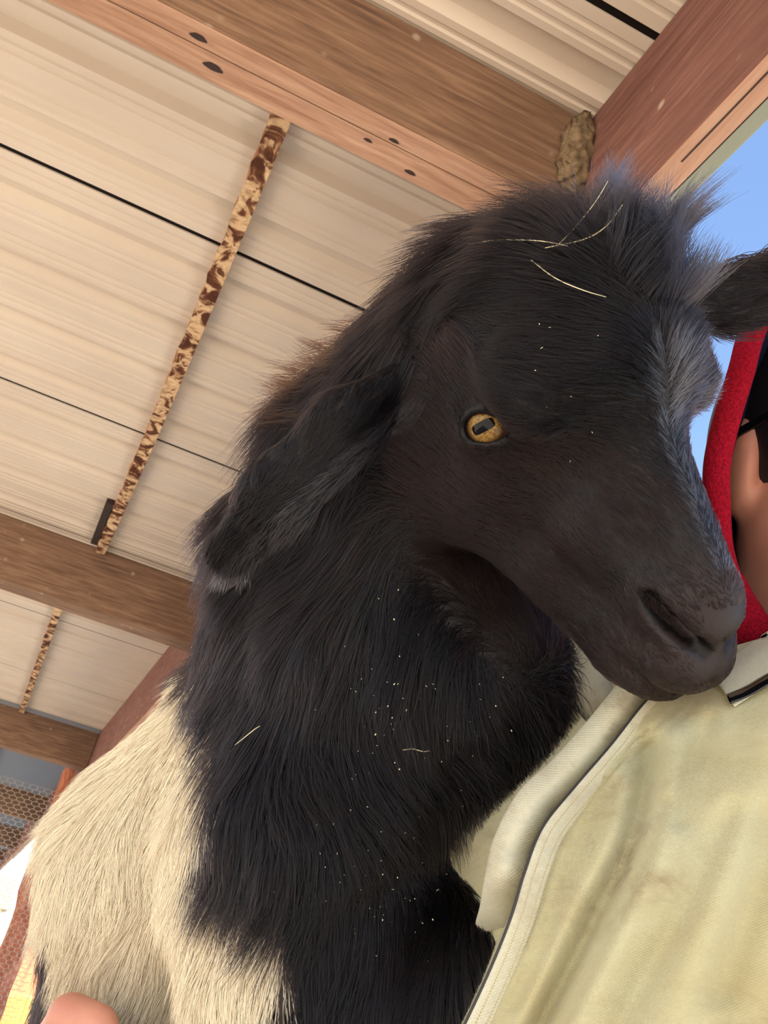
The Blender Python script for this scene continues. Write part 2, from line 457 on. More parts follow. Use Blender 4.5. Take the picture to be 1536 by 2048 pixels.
EAR2 = [HL(-2.0, 4.6, -4.6), PX(1460, 600, .487), PX(1560, 570, .49), PX(1680, 550, .50), PX(1745, 550, .51)]
BODY = {
 'neck': ([HL(-4.5, -1.0, 0), PX(840, 980, .565), PX(770, 1260, .575), PX(650, 1560, .575), PX(600, 1750, .57)], [.052, .054, .066, .070, .068]),
 'crest': ([HL(-7.5, 1.5, .5), PX(665, 890, .575), PX(578, 1090, .585), PX(550, 1330, .60)], [.032, .032, .036, .042]),
 'throat': ([PX(980, 1180, .555), PX(985, 1330, .555), PX(990, 1440, .555), PX(760, 1540, .56)], [.024, .038, .034, .046]),
 'chest': ([PX(630, 1700, .57), PX(690, 2050, .56), PX(700, 2400, .60)], [.066, .080, .085]),
 'trunk': ([PX(530, 1480, .66), PX(375, 1740, .69), PX(375, 2100, .73), PX(360, 2500, .78)], [.066, .092, .100, .10]),
 'shoulder': ([PX(600, 1720, .60), PX(720, 2060, .54)], [.068, .062]),
 'foreleg': ([PX(750, 1890, .55), PX(955, 1925, .505), PX(900, 2350, .47), PX(930, 2700, .48)], [.040, .034, .026, .016]),
 'foreleg2': ([PX(640, 2150, .55), PX(620, 2500, .48), PX(660, 2850, .48)], [.05, .026, .016]),
 'hindleg': ([PX(330, 2400, .72), PX(200, 2650, .60), PX(330, 2950, .66)], [.075, .040, .018]),
 'hindleg2': ([PX(480, 2500, .85), PX(420, 2800, .76), PX(520, 3100, .82)], [.075, .040, .018]),
}
def _ear(P, pts, rw, rt, nrm):
    """flattened chain: the section is squashed along nrm"""
    nrm = np.asarray(nrm, float); nrm /= np.linalg.norm(nrm)
    S = np.eye(3) + (rw / rt - 1) * np.outer(nrm, nrm)
    Q = (P @ S.T.astype(np.float32)).astype(np.float32); pp = [S @ p for p in pts]
    rr = [rw * .62, rw, rw * 1.02, rw * .62, rw * .2]
    return s_chain(Q, pp, rr, .01) * (rt / rw)
def sdf_goat(P):
    P = P.astype(np.float32)
    d = None
    for nm, (pts, rad) in BODY.items():
        e = s_chain(P, pts, rad, .02); d = e if d is None else smin(d, e, .035)
    dh = np.full(len(P), 1.0, np.float32)
    near = np.linalg.norm(P - HL(4, 0, 0).astype(np.float32), axis=1) < .20
    if near.any(): dh[near] = sdf_head(P[near])
    far = ~near
    if far.any(): dh[far] = np.linalg.norm(P[far] - HL(4, 0, 0).astype(np.float32), axis=1) - .11
    d = smin(d, dh, .018)
    d = smin(d, _ear(P, EAR1, .019, .0045, (.30, .35, -.88)), .008)
    d = smin(d, _ear(P, EAR2, .016, .006, (.25, .30, -.9)), .010)
    return d
lo = np.array([-.42, -.20, .36]); hi = np.array([.30, .66, 1.0])
GV, GF = surface_nets(sdf_goat, lo, hi, .0024, 4)

def project(P):
    return np.stack([CX + FPX * P[:, 0] / P[:, 2], CY + FPX * P[:, 1] / P[:, 2]], 1)
# coat pattern: black head, neck and chest, cream body, dark rump
BORDER = np.array([(-200, 1000), (330, 1235), (395, 1300), (425, 1400), (445, 1500), (425, 1590), (402, 1690), (450, 1760), (505, 1815), (560, 1855), (585, 1930), (545, 1985), (470, 2060), (380, 2500)], float)
def seg_side(uv, line):
    """signed distance (pixels at the coat) to the border line, positive on the black side"""
    best = np.full(len(uv), 1e9); sign = np.ones(len(uv))
    for a, b in zip(line[:-1], line[1:]):
        d = b - a; t = np.clip(((uv - a) @ d) / (d @ d), 0, 1); c = a + t[:, None] * d
        e = uv - c; dist = np.hypot(e[:, 0], e[:, 1])
        s = np.sign(d[0] * (uv[:, 1] - a[1]) - d[1] * (uv[:, 0] - a[0]))
        m = dist < best - 1e-6; best[m] = dist[m]; sign[m] = s[m]
    return -best * sign
def coat(P, jitter=0.0):
    """0 = cream, 1 = black"""
    uv = project(P)
    s = seg_side(uv, BORDER)
    if jitter: s = s + rng.normal(0, jitter, len(P))
    blk = np.clip(.5 + s / 14, 0, 1)
    rump = np.clip(.5 + ((uv[:, 1] - 1900) * .10 + (112 - uv[:, 0])) / 14, 0, 1) * (uv[:, 1] > 1850)
    return np.maximum(blk, rump)
goat = empty('goat', W(PX(720, 2700, .6))); tag(goat, 'black and cream young goat held against a tan canvas jacket', 'goat')
GW = W(GV)
me = quadmesh('goat_body', GW, GF)
gb = link('body', me, None, goat)
ck = coat(GV)
hq = (GV - HO) @ HR * 100
muz = np.clip((hq[:, 0] - 9.6) / 2.0, 0, 1) * (np.linalg.norm(GV - HL(11, -2, 0), axis=1) < .06)
colr = np.zeros((len(GV), 4), np.float32); colr[:, 3] = 1
black = np.array([.004, .003, .0035]); cream = np.array([.70, .60, .44]); nose = np.array([.017, .0105, .0105])
base = black[None] * ck[:, None] + cream[None] * (1 - ck[:, None])
nst = s_cone(np.stack([hq[:, 0], hq[:, 1], np.abs(hq[:, 2])], 1), (10.85, -.55, 2.6), (13.3, -1.5, .6), .62, .36) < 0
base = base * (1 - muz[:, None]) + nose[None] * muz[:, None]
base[nst] = (.0015, .001, .0012)
colr[:, :3] = base
at = me.color_attributes.new('coat', 'FLOAT_COLOR', 'POINT'); at.data.foreach_set('color', colr.ravel())
k = NB('goat_skin', rough=.5, spec=.25); a = k.node('ShaderNodeAttribute', attribute_name='coat'); _n = k.noise(k.coords('Object'), 700, 3)
k.color(a.outputs['Color']).bump(_n, .35, .0006); me.materials.append(k.m)

# eyes: amber iris with a bar-shaped pupil, pattern in the eyeball's own frame
def eye_material():
    k = NB('goat_eye', rough=.05, spec=.2); k.b.inputs['Coat Weight'].default_value = .0; k.b.inputs['Coat Roughness'].default_value = .02
    tc = k.node('ShaderNodeTexCoord'); sp = k.node('ShaderNodeSeparateXYZ'); k.l.new(tc.outputs['Object'], sp.inputs[0])
    x, y, z = sp.outputs
    rr = k.math('SQRT', k.math('ADD', k.math('MULTIPLY', x, x), k.math('MULTIPLY', y, y)))
    px_ = k.math('POWER', k.math('ABSOLUTE', k.math('DIVIDE', x, .0058)), 4.0); py_ = k.math('POWER', k.math('ABSOLUTE', k.math('DIVIDE', y, .0026)), 4.0)
    pup = k.math('LESS_THAN', k.math('ADD', px_, py_), 1.0)
    n1 = k.noise(k.coords('Object', (1, 1, 1)), 900, 4, .6, .5)
    iris = k.ramp(n1, [(.3, lin(84, 60, 28)), (.55, lin(138, 108, 58)), (.8, lin(172, 142, 86))])
    iris = k.mix(k.ramp(k.math('MULTIPLY', rr, 100.0), [(.62, (0, 0, 0, 1)), (.90, (1, 1, 1, 1))]), iris, lin(62, 40, 24))
    white = k.ramp(k.math('MULTIPLY', rr, 100.0), [(.90, (0, 0, 0, 1)), (.97, (1, 1, 1, 1))])
    c = k.mix(white, iris, lin(70, 52, 42)); c = k.mix(pup, c, (.003, .003, .004, 1)); k.color(c); return k.m
M_eye = eye_material()
for sgn in (1, -1):
    m = np.array([1, 1, sgn]); c = HO + HR @ (EYE_C * m / 100); zz = HR @ (EYE_DIR * m); xx = HR @ (_pu * m); yy = np.cross(zz, xx)
    bm = bmesh.new(); bmesh.ops.create_uvsphere(bm, u_segments=48, v_segments=32, radius=EYE_R / 100)
    for v in bm.verts:
        if v.co.z > .0095: v.co.z += (v.co.z - .0095) * .25
    me = bpy.data.meshes.new('eyeball'); bm.to_mesh(me); bm.free()
    o = link('eye', me, M_eye, goat, True); o['label'] = 'amber eye with a bar-shaped pupil'
    Rm = Matrix.Identity(4)
    for i in range(3):
        Rm[i][0] = (MW @ xx)[i]; Rm[i][1] = (MW @ yy)[i]; Rm[i][2] = (MW @ zz)[i]; Rm[i][3] = W(c)[i]
    o.matrix_world = Rm
    o['_keep'] = 1
# ------------------------------------------------------------------ fur: combed strands rooted on the body
GVN = np.zeros_like(GV)
_fn = np.cross(GV[GF[:, 2]] - GV[GF[:, 0]], GV[GF[:, 3]] - GV[GF[:, 1]])
for i in range(4): np.add.at(GVN, GF[:, i], _fn)
GVN /= np.linalg.norm(GVN, axis=1)[:, None] + 1e-12
_tri = np.concatenate([GF[:, [0, 1, 2]], GF[:, [0, 2, 3]]])
_ta = np.linalg.norm(np.cross(GV[_tri[:, 1]] - GV[_tri[:, 0]], GV[_tri[:, 2]] - GV[_tri[:, 0]]), axis=1)
DOWN = np.array([-.213, .861, -.463])
def anchor(x, y, z, dx, dy, dz=0.0): return (PX(x, y, z), np.array([dx, dy, dz]) / math.sqrt(dx * dx + dy * dy + dz * dz))
ANCH = [anchor(800, 800, .50, -.6, .6), anchor(650, 900, .52, -.8, .7), anchor(520, 1000, .53, -.75, .75), anchor(420, 1180, .55, -.45, 1.0),
        anchor(800, 1100, .50, -.15, 1), anchor(600, 1250, .51, -.2, 1), anchor(1000, 1230, .52, .35, 1), anchor(1080, 1350, .53, .35, 1), anchor(950, 1450, .50, .1, 1),
        anchor(1100, 1500, .53, -.3, .8), anchor(700, 1500, .49, .05, 1), anchor(500, 1500, .53, -.25, 1), anchor(450, 1700, .55, -.1, 1), anchor(700, 1750, .48, .1, 1),
        anchor(860, 1680, .50, .35, 1), anchor(930, 1800, .49, .65, 1), anchor(960, 1930, .48, .2, 1), anchor(550, 1850, .52, .15, 1), anchor(740, 1980, .47, .1, 1),
        anchor(380, 1350, .60, -.55, 1), anchor(250, 1550, .62, -.75, 1), anchor(330, 1700, .60, -.35, 1), anchor(150, 1750, .64, -.6, 1), anchor(250, 1900, .60, -.15, 1), anchor(420, 1900, .60, .1, 1), anchor(110, 1950, .66, -.15, 1)]
AP = np.array([a[0] for a in ANCH]); AD = np.array([a[1] for a in ANCH])
def lerp_tab(x, xs, ys): return np.interp(x, xs, ys)
def chain_t(P, pts):
    best = np.full(len(P), 1e9); D = np.zeros_like(P)
    for a, b in zip(pts[:-1], pts[1:]):
        d = b - a; t = np.clip(((P - a) @ d) / (d @ d), 0, 1); e = np.linalg.norm(P - a - t[:, None] * d, axis=1)
        m = e < best; best[m] = e[m]; D[m] = d / np.linalg.norm(d)
    return best, D
def smooth_noise(P, freq, seed):
    r = np.random.default_rng(seed); out = np.zeros((len(P), 3))
    for _ in range(7):
        kv = r.normal(0, freq, 3); ph = r.uniform(0, 6.28, 3); am = r.normal(0, .55, 3)
        out += am * np.sin((P @ kv)[:, None] + ph)
    return out / 1.6
def grow(N, seed, select=None, nseg=7):
    r = np.random.default_rng(seed)
    w = _ta.copy(); cen = GV[_tri].mean(1)
    vis = project(cen); infr = (vis[:, 0] > -350) & (vis[:, 0] < 1850) & (vis[:, 1] < 2350)
    w *= np.where(infr, 1.0, .12)
    w *= np.where((GVN[_tri[:, 0]] * cen).sum(1) < .15 * np.linalg.norm(cen, axis=1), 1.0, .3)
    hc = (cen - HO) @ HR * 100
    isH = np.linalg.norm((hc - np.array([4, 0, 0])) / np.array([12, 11, 9]), axis=1) < 1
    w *= np.where(isH, 2.6, 1.0)
    if select is not None: w = w * select(cen, hc)
    tid = r.choice(len(_tri), N, p=w / w.sum())
    u = r.random(N); v = r.random(N); f = u + v > 1; u[f] = 1 - u[f]; v[f] = 1 - v[f]
    T = _tri[tid]; bw = np.stack([1 - u - v, u, v], 1)[:, :, None]
    P = (GV[T] * bw).sum(1); Nn = (GVN[T] * bw).sum(1); Nn /= np.linalg.norm(Nn, axis=1)[:, None]
    h = (P - HO) @ HR * 100
    hs = np.abs(h[:, 2])
    head = np.clip(1.3 - np.linalg.norm((h - np.array([4.2, -.5, 0])) / np.array([10.5, 10, 7.5]), axis=1) * 1.0, 0, .25) / .25
    # drop roots in the eye opening, nostrils and on the nose leather
    q = np.stack([h[:, 0], h[:, 1], hs], 1)
    e = q - EYE_C
    ez = e @ EYE_DIR; er = np.sqrt(((e @ _ex) / 1.35) ** 2 + ((e @ _ey) / .92) ** 2)
    bad = (ez > 0) & (er < 1.0)
    nos = s_cone(q, (10.95, -.62, 2.95), (13.5, -1.5, .6), .75, .5) < 0
    leather = (h[:, 0] > 12.0) & (h[:, 1] > -2.6) & (h[:, 1] < .4) & (hs < 1.2)
    keep = ~(bad | nos | leather)
    P, Nn, h, hs, head, er, ez = P[keep], Nn[keep], h[keep], hs[keep], head[keep], er[keep], ez[keep]
    n = len(P)
    # comb direction
    D = np.zeros((n, 3)); W8 = np.zeros(n)
    for a, d in zip(AP, AD):
        g = np.exp(-((P - a) ** 2).sum(1) / (2 * .045 ** 2)) + 1e-6
        D += g[:, None] * d; W8 += g
    D /= W8[:, None]
    up = np.clip((h[:, 1] - 1.5) / 4, 0, 1)
    loc = np.stack([-np.ones(n), .05 - .25 * up, np.sign(h[:, 2]) * (.25 + .9 * up * np.clip(hs / 2.5, .2, 1))], 1)
    poll = np.clip((h[:, 1] - 6.0) / 2, 0, 1) * np.clip((2.0 - h[:, 0]) / 2.5, 0, 1)
    Dh = loc @ HR.T
    D = D * (1 - head[:, None]) + Dh * head[:, None]
    e1, d1 = chain_t(P, EAR1); e2, d2 = chain_t(P, EAR2)
    ear = np.maximum(np.clip((.026 - e1) / .008, 0, 1), np.clip((.022 - e2) / .008, 0, 1) * (P[:, 0] > HL(-1, 5, -5.5)[0]))
    m1 = e1 < e2
    D = D * (1 - ear[:, None]) + np.where(m1[:, None], d1, d2) * ear[:, None]
    D = D + .42 * smooth_noise(P, 42, 11) * (1 - .6 * head[:, None]) + r.normal(0, .13, (n, 3))
    D -= Nn * (D * Nn).sum(1)[:, None]; D /= np.linalg.norm(D, axis=1)[:, None] + 1e-9
    # length
    Lh = lerp_tab(h[:, 0], [-8, -3, 0, 4, 8, 11, 13], [.026, .020, .012, .0085, .006, .0035, .0022])
    Lh = np.where(h[:, 1] > 5.0, np.maximum(Lh, .014 + .016 * poll), Lh)
    Lh = np.where(h[:, 1] < -5.5, Lh * 1.25, Lh)
    Lh = np.where((ez > 0) & (er < 1.9), Lh * np.clip((er - .9) / 1.0, .22, 1), Lh)
    uv = project(P); ck = coat(P, 7.0)
    Lb = np.where(ck > .5, .036, .026)
    Lb = np.where((uv[:, 0] > 780) & (uv[:, 1] > 1150), .042, Lb)
    Lb = np.where((uv[:, 0] > 800) & (uv[:, 1] > 1590) & (uv[:, 1] < 1830), .024, Lb)
    L = Lb * (1 - head) + Lh * head
    L = L * (1 - ear) + .013 * ear
    L *= r.uniform(.6, 1.15, n)
    lift = np.where(head > .5, .30, .34) + .55 * poll
    lift = lift * r.uniform(.5, 1.5, n) * (1 - .35 * ear)
    lift = np.where((h[:, 0] > 5) & (head > .5), lift * .7, lift)
    s = np.linspace(0, 1, nseg)[None, :, None]
    bend = smooth_noise(P, 90, 5) * .16 + r.normal(0, .07, (n, 3))
    X = P[:, None] + L[:, None, None] * (D[:, None] * s + (Nn * lift[:, None])[:, None] * (s - .45 * s ** 2) + (bend[:, None] + DOWN * np.where(head > .5, .02, .16)[:, None, None]) * s ** 2)
    # clumping towards neighbouring guide strands
    nc = max(8, n // 26); gi = r.choice(n, nc, replace=False)
    kd = kdtree.KDTree(nc)
    for i, g in enumerate(gi): kd.insert(P[g], i)
    kd.balance()
    near = np.array([kd.find(p)[1] for p in P]); G = X[gi[near]]
    amt = np.where(head > .5, .30, .62)[:, None, None] * r.uniform(.35, 1.0, (n, 1, 1))
    gd = np.linalg.norm(P - P[gi[near]], axis=1); ok = np.clip(1.4 - gd / .012, 0, 1)[:, None, None]
    okw = (np.abs(ck - ck[gi[near]]) < .4)[:, None, None]
    X = X + (G - X) * amt * ok * okw * s ** 1.5
    return P, X, L, ck, head, h, ear, r
def curves_obj(name, X, rad, colr, mat, parent):
    n, k_ = X.shape[:2]
    cu = bpy.data.hair_curves.new(name); cu.add_curves([k_] * n)
    cu.attributes['position'].data.foreach_set('vector', W(X.reshape(-1, 3)).astype(np.float32).ravel())
    ra = cu.attributes.get('radius') or cu.attributes.new('radius', 'FLOAT', 'POINT')
    ra.data.foreach_set('value', rad.astype(np.float32).ravel())
    ca = cu.attributes.new('hcol', 'FLOAT_COLOR', 'CURVE')
    ca.data.foreach_set('color', np.concatenate([colr, np.ones((n, 1))], 1).astype(np.float32).ravel())
    cu.materials.append(mat)
    o = bpy.data.objects.new(name, cu); COL.objects.link(o); o.parent = parent
    return o
k = NB('fur', rough=.38, spec=.4); a = k.node('ShaderNodeAttribute', attribute_name='hcol'); k.color(a.outputs['Color']); M_fur = k.m
NFUR = 190000
P, X, L, ck, head, h, ear, r = grow(NFUR, 21)
n = len(P)
tone = r.uniform(.6, 1.5, n)[:, None]
blk = np.array([.0042, .0034, .0042]) * tone
brn = np.array([.0145, .0066, .0058]) * tone
blk = np.where(((r.random(n) < .10) | ((head > .5) & (h[:, 1] < 3) & (r.random(n) < .6)))[:, None], brn, blk)
grizzle_rim = (head > .5) & (h[:, 0] > 3) & (h[:, 0] < 11.5) & (h[:, 1] > -.5) & (h[:, 2] < .4) & (r.random(n) < .6)  # grizzled hair on bridge and brow, also painting in the sky's rim light
grizzle_rim |= (head > .5) & (h[:, 2] < -2.5) & (h[:, 1] > 2.5) & (r.random(n) < .3)
blk = np.where(grizzle_rim[:, None], np.array([.062, .062, .070]) * tone, blk)
crm = np.array([.88, .775, .57]) * r.uniform(.82, 1.1, n)[:, None]
crm = np.where((r.random(n) < .06)[:, None], np.array([.55, .43, .28]), crm)
fringe = (ear > .3) & (P[:, 0] < .05) & (project(P) @ np.array([.66, .75]) > 1135 + 0 * ck) & (r.random(n) < .8)
blk = np.where(fringe[:, None], np.array([.034, .032, .037]) * tone, blk)
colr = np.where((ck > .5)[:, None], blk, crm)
s = np.linspace(0, 1, X.shape[1])[None]
rad = np.where(head > .5, .00013, .00019)[:, None] * (1 - s ** 2 * .85)
kb = NB('black_fur'); hb_ = kb.node('ShaderNodeBsdfHairPrincipled', parametrization='COLOR'); hb_.inputs['Roughness'].default_value = .28; hb_.inputs['Radial Roughness'].default_value = .45; hb_.inputs['Coat'].default_value = .0; hb_.inputs['IOR'].default_value = 1.33
a = kb.node('ShaderNodeAttribute', attribute_name='hcol'); kb.l.new(a.outputs['Color'], hb_.inputs['Color']); kb.l.new(hb_.outputs[0], kb.n['Material Output'].inputs[0]); M_bfur = kb.m
bk = ck > .5
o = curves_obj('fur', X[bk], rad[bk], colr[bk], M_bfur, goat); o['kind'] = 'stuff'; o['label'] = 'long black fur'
o = curves_obj('fur', X[~bk], rad[~bk], colr[~bk], M_fur, goat); o['kind'] = 'stuff'; o['label'] = 'cream body fur'
# forelock, and the brown tuft standing off the back of the neck
def tuft(name, centre, rc, N, direc, length, spread, col, seed, label):
    r = np.random.default_rng(seed)
    d = np.linalg.norm(GV - centre, axis=1); idx = np.where(d < rc)[0]
    i = r.choice(idx, N); P_ = GV[i] + r.normal(0, .0008, (N, 3)); Nn_ = GVN[i]
    D_ = direc / np.linalg.norm(direc) + smooth_noise(P_, 130, seed) * spread + r.normal(0, .12, (N, 3)) + Nn_ * .5
    D_ /= np.linalg.norm(D_, axis=1)[:, None]; L_ = length * r.uniform(.45, 1.1, N)
    s_ = np.linspace(0, 1, 8)[None, :, None]; bd = smooth_noise(P_, 110, seed + 1) * .35 + DOWN * .18
    X_ = P_[:, None] + L_[:, None, None] * (D_[:, None] * s_ + bd[:, None] * s_ ** 2)
    nc_ = max(4, N // 40); gi_ = r.choice(N, nc_, replace=False)
    near_ = np.argmin(((P_[:, None] - P_[gi_][None]) ** 2).sum(2), 1)
    X_ = X_ + (X_[gi_[near_]] - X_) * .8 * s_ ** 1.2 * r.uniform(.4, 1, (N, 1, 1))
    c_ = np.array(col)[None] * r.uniform(.6, 1.5, (N, 1))
    o = curves_obj(name, X_, np.broadcast_to(.00016 * (1 - np.linspace(0, 1, 8) ** 2 * .85), (N, 8)), c_, M_bfur, goat); o['kind'] = 'stuff'; o['label'] = label
tuft('forelock', HL(-1.5, 7.9, -1.5), .032, 2600, HR @ np.array([-.3, .9, -.35]), .044, .5, (.016, .016, .020), 31, 'grey-black forelock')  # lighter grey partly paints skylight into the forelock
tuft('neck_tuft', PX(700, 770, .56), .045, 900, np.array([-.9, -.05, .1]), .034, .35, (.035, .018, .012), 33, 'brownish tuft behind the ear')
bpy.context.view_layer.update()
for c in goat.children:
    c.matrix_parent_inverse = Matrix.Translation(-goat.location)
    if '_keep' in c: del c['_keep']
# ------------------------------------------------------------------ the person: canvas jacket, red hood, face, hand
def canvas(name, c0, c1, stain, pale=None):
    k = NB(name, rough=.9, spec=.15)
    k.b.inputs['Sheen Weight'].default_value = .15
    uv = k.node('ShaderNodeUVMap'); sp = k.node('ShaderNodeSeparateXYZ'); k.l.new(uv.outputs[0], sp.inputs[0])
    T = 2 * math.pi / .00085
    u, v = sp.outputs[0], sp.outputs[1]
    su = k.math('SINE', k.math('MULTIPLY', k.math('ADD', u, v), T)); sv = k.math('SINE', k.math('MULTIPLY', k.math('SUBTRACT', u, v), T * .5))
    wv = k.math('MULTIPLY', k.math('ADD', su, sv), .5)
    n1 = k.noise(uv.outputs[0], 9, 5, .6); n2 = k.noise(uv.outputs[0], 31, 8, .72, .3); n3 = k.noise(uv.outputs[0], 420, 3)
    col = k.mix(k.ramp(n1, [(.35, (0, 0, 0, 1)), (.65, (1, 1, 1, 1))]), c0, c1)
    st = k.mix(1.0, k.ramp(n2, [(.48, (0, 0, 0, 1)), (.64, (.75, .75, .75, 1))]), k.ramp(k.noise(uv.outputs[0], 7, 4, .6, .2), [(.45, (0, 0, 0, 1)), (.62, (1, 1, 1, 1))]), 'MULTIPLY')
    col = k.mix(st, col, stain)
    col = k.mix(k.ramp(k.math('ADD', k.math('MULTIPLY', wv, .35), n3), [(.25, (.30, .30, .30, 1)), (.8, (0, 0, 0, 1))]), col, tuple(x * .55 for x in c0[:3]) + (1,))
    k.color(col); k.bump(k.math('ADD', wv, n3), .45, .0005)
    return k.m
M_canvas = canvas('tan_canvas', lin(196, 191, 154), lin(182, 170, 126), lin(128, 94, 60))
M_canvas2 = canvas('pale_canvas', lin(214, 212, 190), lin(198, 190, 158), lin(136, 108, 76))
M_thread = NB('zip_dark', lin(46, 42, 44), .6).m
k = NB('skin', rough=.5, spec=.4); k.b.inputs['Subsurface Weight'].default_value = .12; k.b.inputs['Subsurface Radius'].default_value = (.01, .004, .002)
_n = k.noise(k.coords('Object'), 320, 4); _n2 = k.noise(k.coords('Object'), 26, 3)
k.color(k.mix(_n2, lin(206, 148, 122), lin(178, 112, 92))).bump(_n, .3, .0006); M_skin = k.m
k = NB('red_fleece', rough=.95, spec=.1); _n = k.noise(k.coords('Object'), 600, 3); k.color(k.ramp(_n, [(.3, lin(112, 6, 22)), (.7, lin(158, 16, 38))])).bump(_n, .8, .002); M_red = k.m
k = NB('navy_lining', rough=.9, spec=.1); _n = k.noise(k.coords('Object'), 500, 3); k.color(k.ramp(_n, [(.3, lin(16, 18, 38)), (.7, lin(28, 32, 56))])); M_navy = k.m
M_hair = NB('dark_hair', lin(22, 16, 18), .5).m
M_lens = NB('dark_lens', lin(8, 8, 10), .08, .6).m
M_jean = NB('denim', lin(58, 70, 96), .9).m
M_boot = NB('boot_leather', lin(74, 54, 40), .7).m

person = empty('person', (W(PX(1500, 1900, .58))[0], W(PX(1500, 1900, .58))[1], 0))
tag(person, 'person in a tan canvas work jacket and red-edged hood holding the goat', 'person')

def uvgrid(o, UV):
    me = o.data; ul = me.uv_layers.new(name='UVMap')
    vi = np.zeros(len(me.loops), np.int32); me.loops.foreach_get('vertex_index', vi)
    ul.data.foreach_set('uv', np.asarray(UV, np.float32)[vi].ravel())
def poly_dist(uv, line):
    best = np.full(len(uv), 1e9); side = np.zeros(len(uv))
    for a, b in zip(line[:-1], line[1:]):
        a = np.asarray(a, float); b = np.asarray(b, float); d = b - a
        t = np.clip(((uv - a) @ d) / (d @ d), 0, 1); e = uv - a - t[:, None] * d; dd = np.hypot(e[:, 0], e[:, 1])
        sg = np.sign(d[0] * e[:, 1] - d[1] * e[:, 0]); m = dd < best; best[m] = dd[m]; side[m] = sg[m]
    return best, side
# torso of the jacket: closed rings from hem to neck, the zip edge of each ring first
ZIP = [(560, 2900, .440), (700, 2550, .425), (850, 2220, .415), (936, 2048, .410), (991, 1929, .412), (1030, 1830, .417), (1055, 1747, .424), (1091, 1656, .434),
       (1155, 1575, .446), (1228, 1490, .460), (1300, 1400, .474), (1375, 1335, .490), (1440, 1300, .505)]
WID = [1.08, 1.06, 1.03, 1.0, .98, .96, .94, .92, .88, .82, .72, .56, .40]
TLT = [.30, .30, .28, .26, .25, .24, .22, .20, .16, .10, .02, -.12, -.28]
zp = spline(ZIP, 150); wd = np.interp(np.linspace(0, 12, 150), range(13), WID); tl = np.interp(np.linspace(0, 12, 150), range(13), TLT)
OFF = [(0, 0.0), (90, -.012), (220, -.034), (400, -.058), (600, -.060), (790, -.020), (930, .080), (930, .20), (720, .300), (380, .330), (40, .31), (-300, .30), (-430, .26), (-330, .22), (-190, .18), (-70, .13), (-16, .055)]
NR, NC = 150, 288
rings = []; 
for i in range(NR):
    x, y, z = zp[i]; ring = []
    for dx, dz in OFF:
        zz = z + dz * (.55 + .45 * wd[i])
        ring.append(PX(x + dx * wd[i] * (.45 / max(zz, .3)) ** .35, y + dx * wd[i] * tl[i], zz))
    rings.append(spline_closed(ring, NC))
J = np.array(rings).reshape(-1, 3)
FOLDS = [  # (line in image pixels, half width px, height m towards the viewer)
 ([(1300, 1500), (1285, 1600), (1262, 1690), (1182, 1861), (1109, 1998), (1040, 2120)], 24, -.012),
 ([(1345, 1470), (1340, 1600), (1310, 1720), (1240, 1870), (1170, 2010), (1090, 2160)], 42, .009),
 ([(1255, 1560), (1215, 1680), (1150, 1800), (1100, 1900), (1040, 2048)], 30, .008),
 ([(1430, 1420), (1450, 1500), (1440, 1600)], 45, .006),
 ([(1536, 1480), (1480, 1640), (1420, 1830), (1330, 2048)], 60, .008),
 ([(1536, 1640), (1500, 1800), (1440, 1980)], 40, -.007),
 ([(1355, 1414), (1250, 1510), (1164, 1619), (1109, 1724), (1064, 1861), (975, 2048)], 5, -.0016),
 ([(1375, 1424), (1268, 1522), (1182, 1630), (1126, 1735), (1080, 1870), (992, 2048)], 6, -.0011),
 ([(1400, 1365), (1480, 1330), (1560, 1270)], 16, .002),
 ([(1330, 1600), (1290, 1720), (1200, 1900), (1120, 2060)], 12, -.004),
 ([(1460, 1620), (1380, 1800), (1290, 1960), (1240, 2060)], 26, -.006),
 ([(1420, 1440), (1380, 1540), (1360, 1640)], 18, -.004),
 ([(1110, 1830), (1085, 1900), (1030, 2010)], 14, -.004),
]
uvp = project(J); front = J[:, 2] < np.repeat(zp[:, 2], NC) + .03
disp = np.zeros(len(J))
for line, wpx, hm in FOLDS:
    L_ = spline(line, 24); d, _ = poly_dist(uvp, L_); disp += hm * np.exp(-(d / wpx) ** 2)
disp += .0016 * np.sin(J[:, 0] * 60 + J[:, 1] * 38) * np.cos(J[:, 1] * 44 - J[:, 2] * 30)
ray_ = J / np.linalg.norm(J, axis=1)[:, None]
J = J - ray_ * (disp * front)[:, None]
F = []
for i in range(NR - 1):
    for j in range(NC):
        j2 = (j + 1) % NC; F.append((i * NC + j, i * NC + j2, (i + 1) * NC + j2, (i + 1) * NC + j))
F.append(tuple(range(NC))[::-1])
cs = np.zeros((NR, NC)); Jr = J.reshape(NR, NC, 3)
cs[:, 1:] = np.cumsum(np.linalg.norm(np.diff(Jr, axis=1), axis=2), 1); vs = np.zeros((NR, NC)); vs[1:] = np.cumsum(np.linalg.norm(np.diff(Jr, axis=0), axis=2), 0)
vs[:] = vs.mean(1)[:, None]
jk = mesh('jacket', W(J), F, M_canvas, person, True); uvgrid(jk, np.stack([cs.ravel(), vs.ravel()], 1)); jk['label'] = 'stained tan canvas jacket'

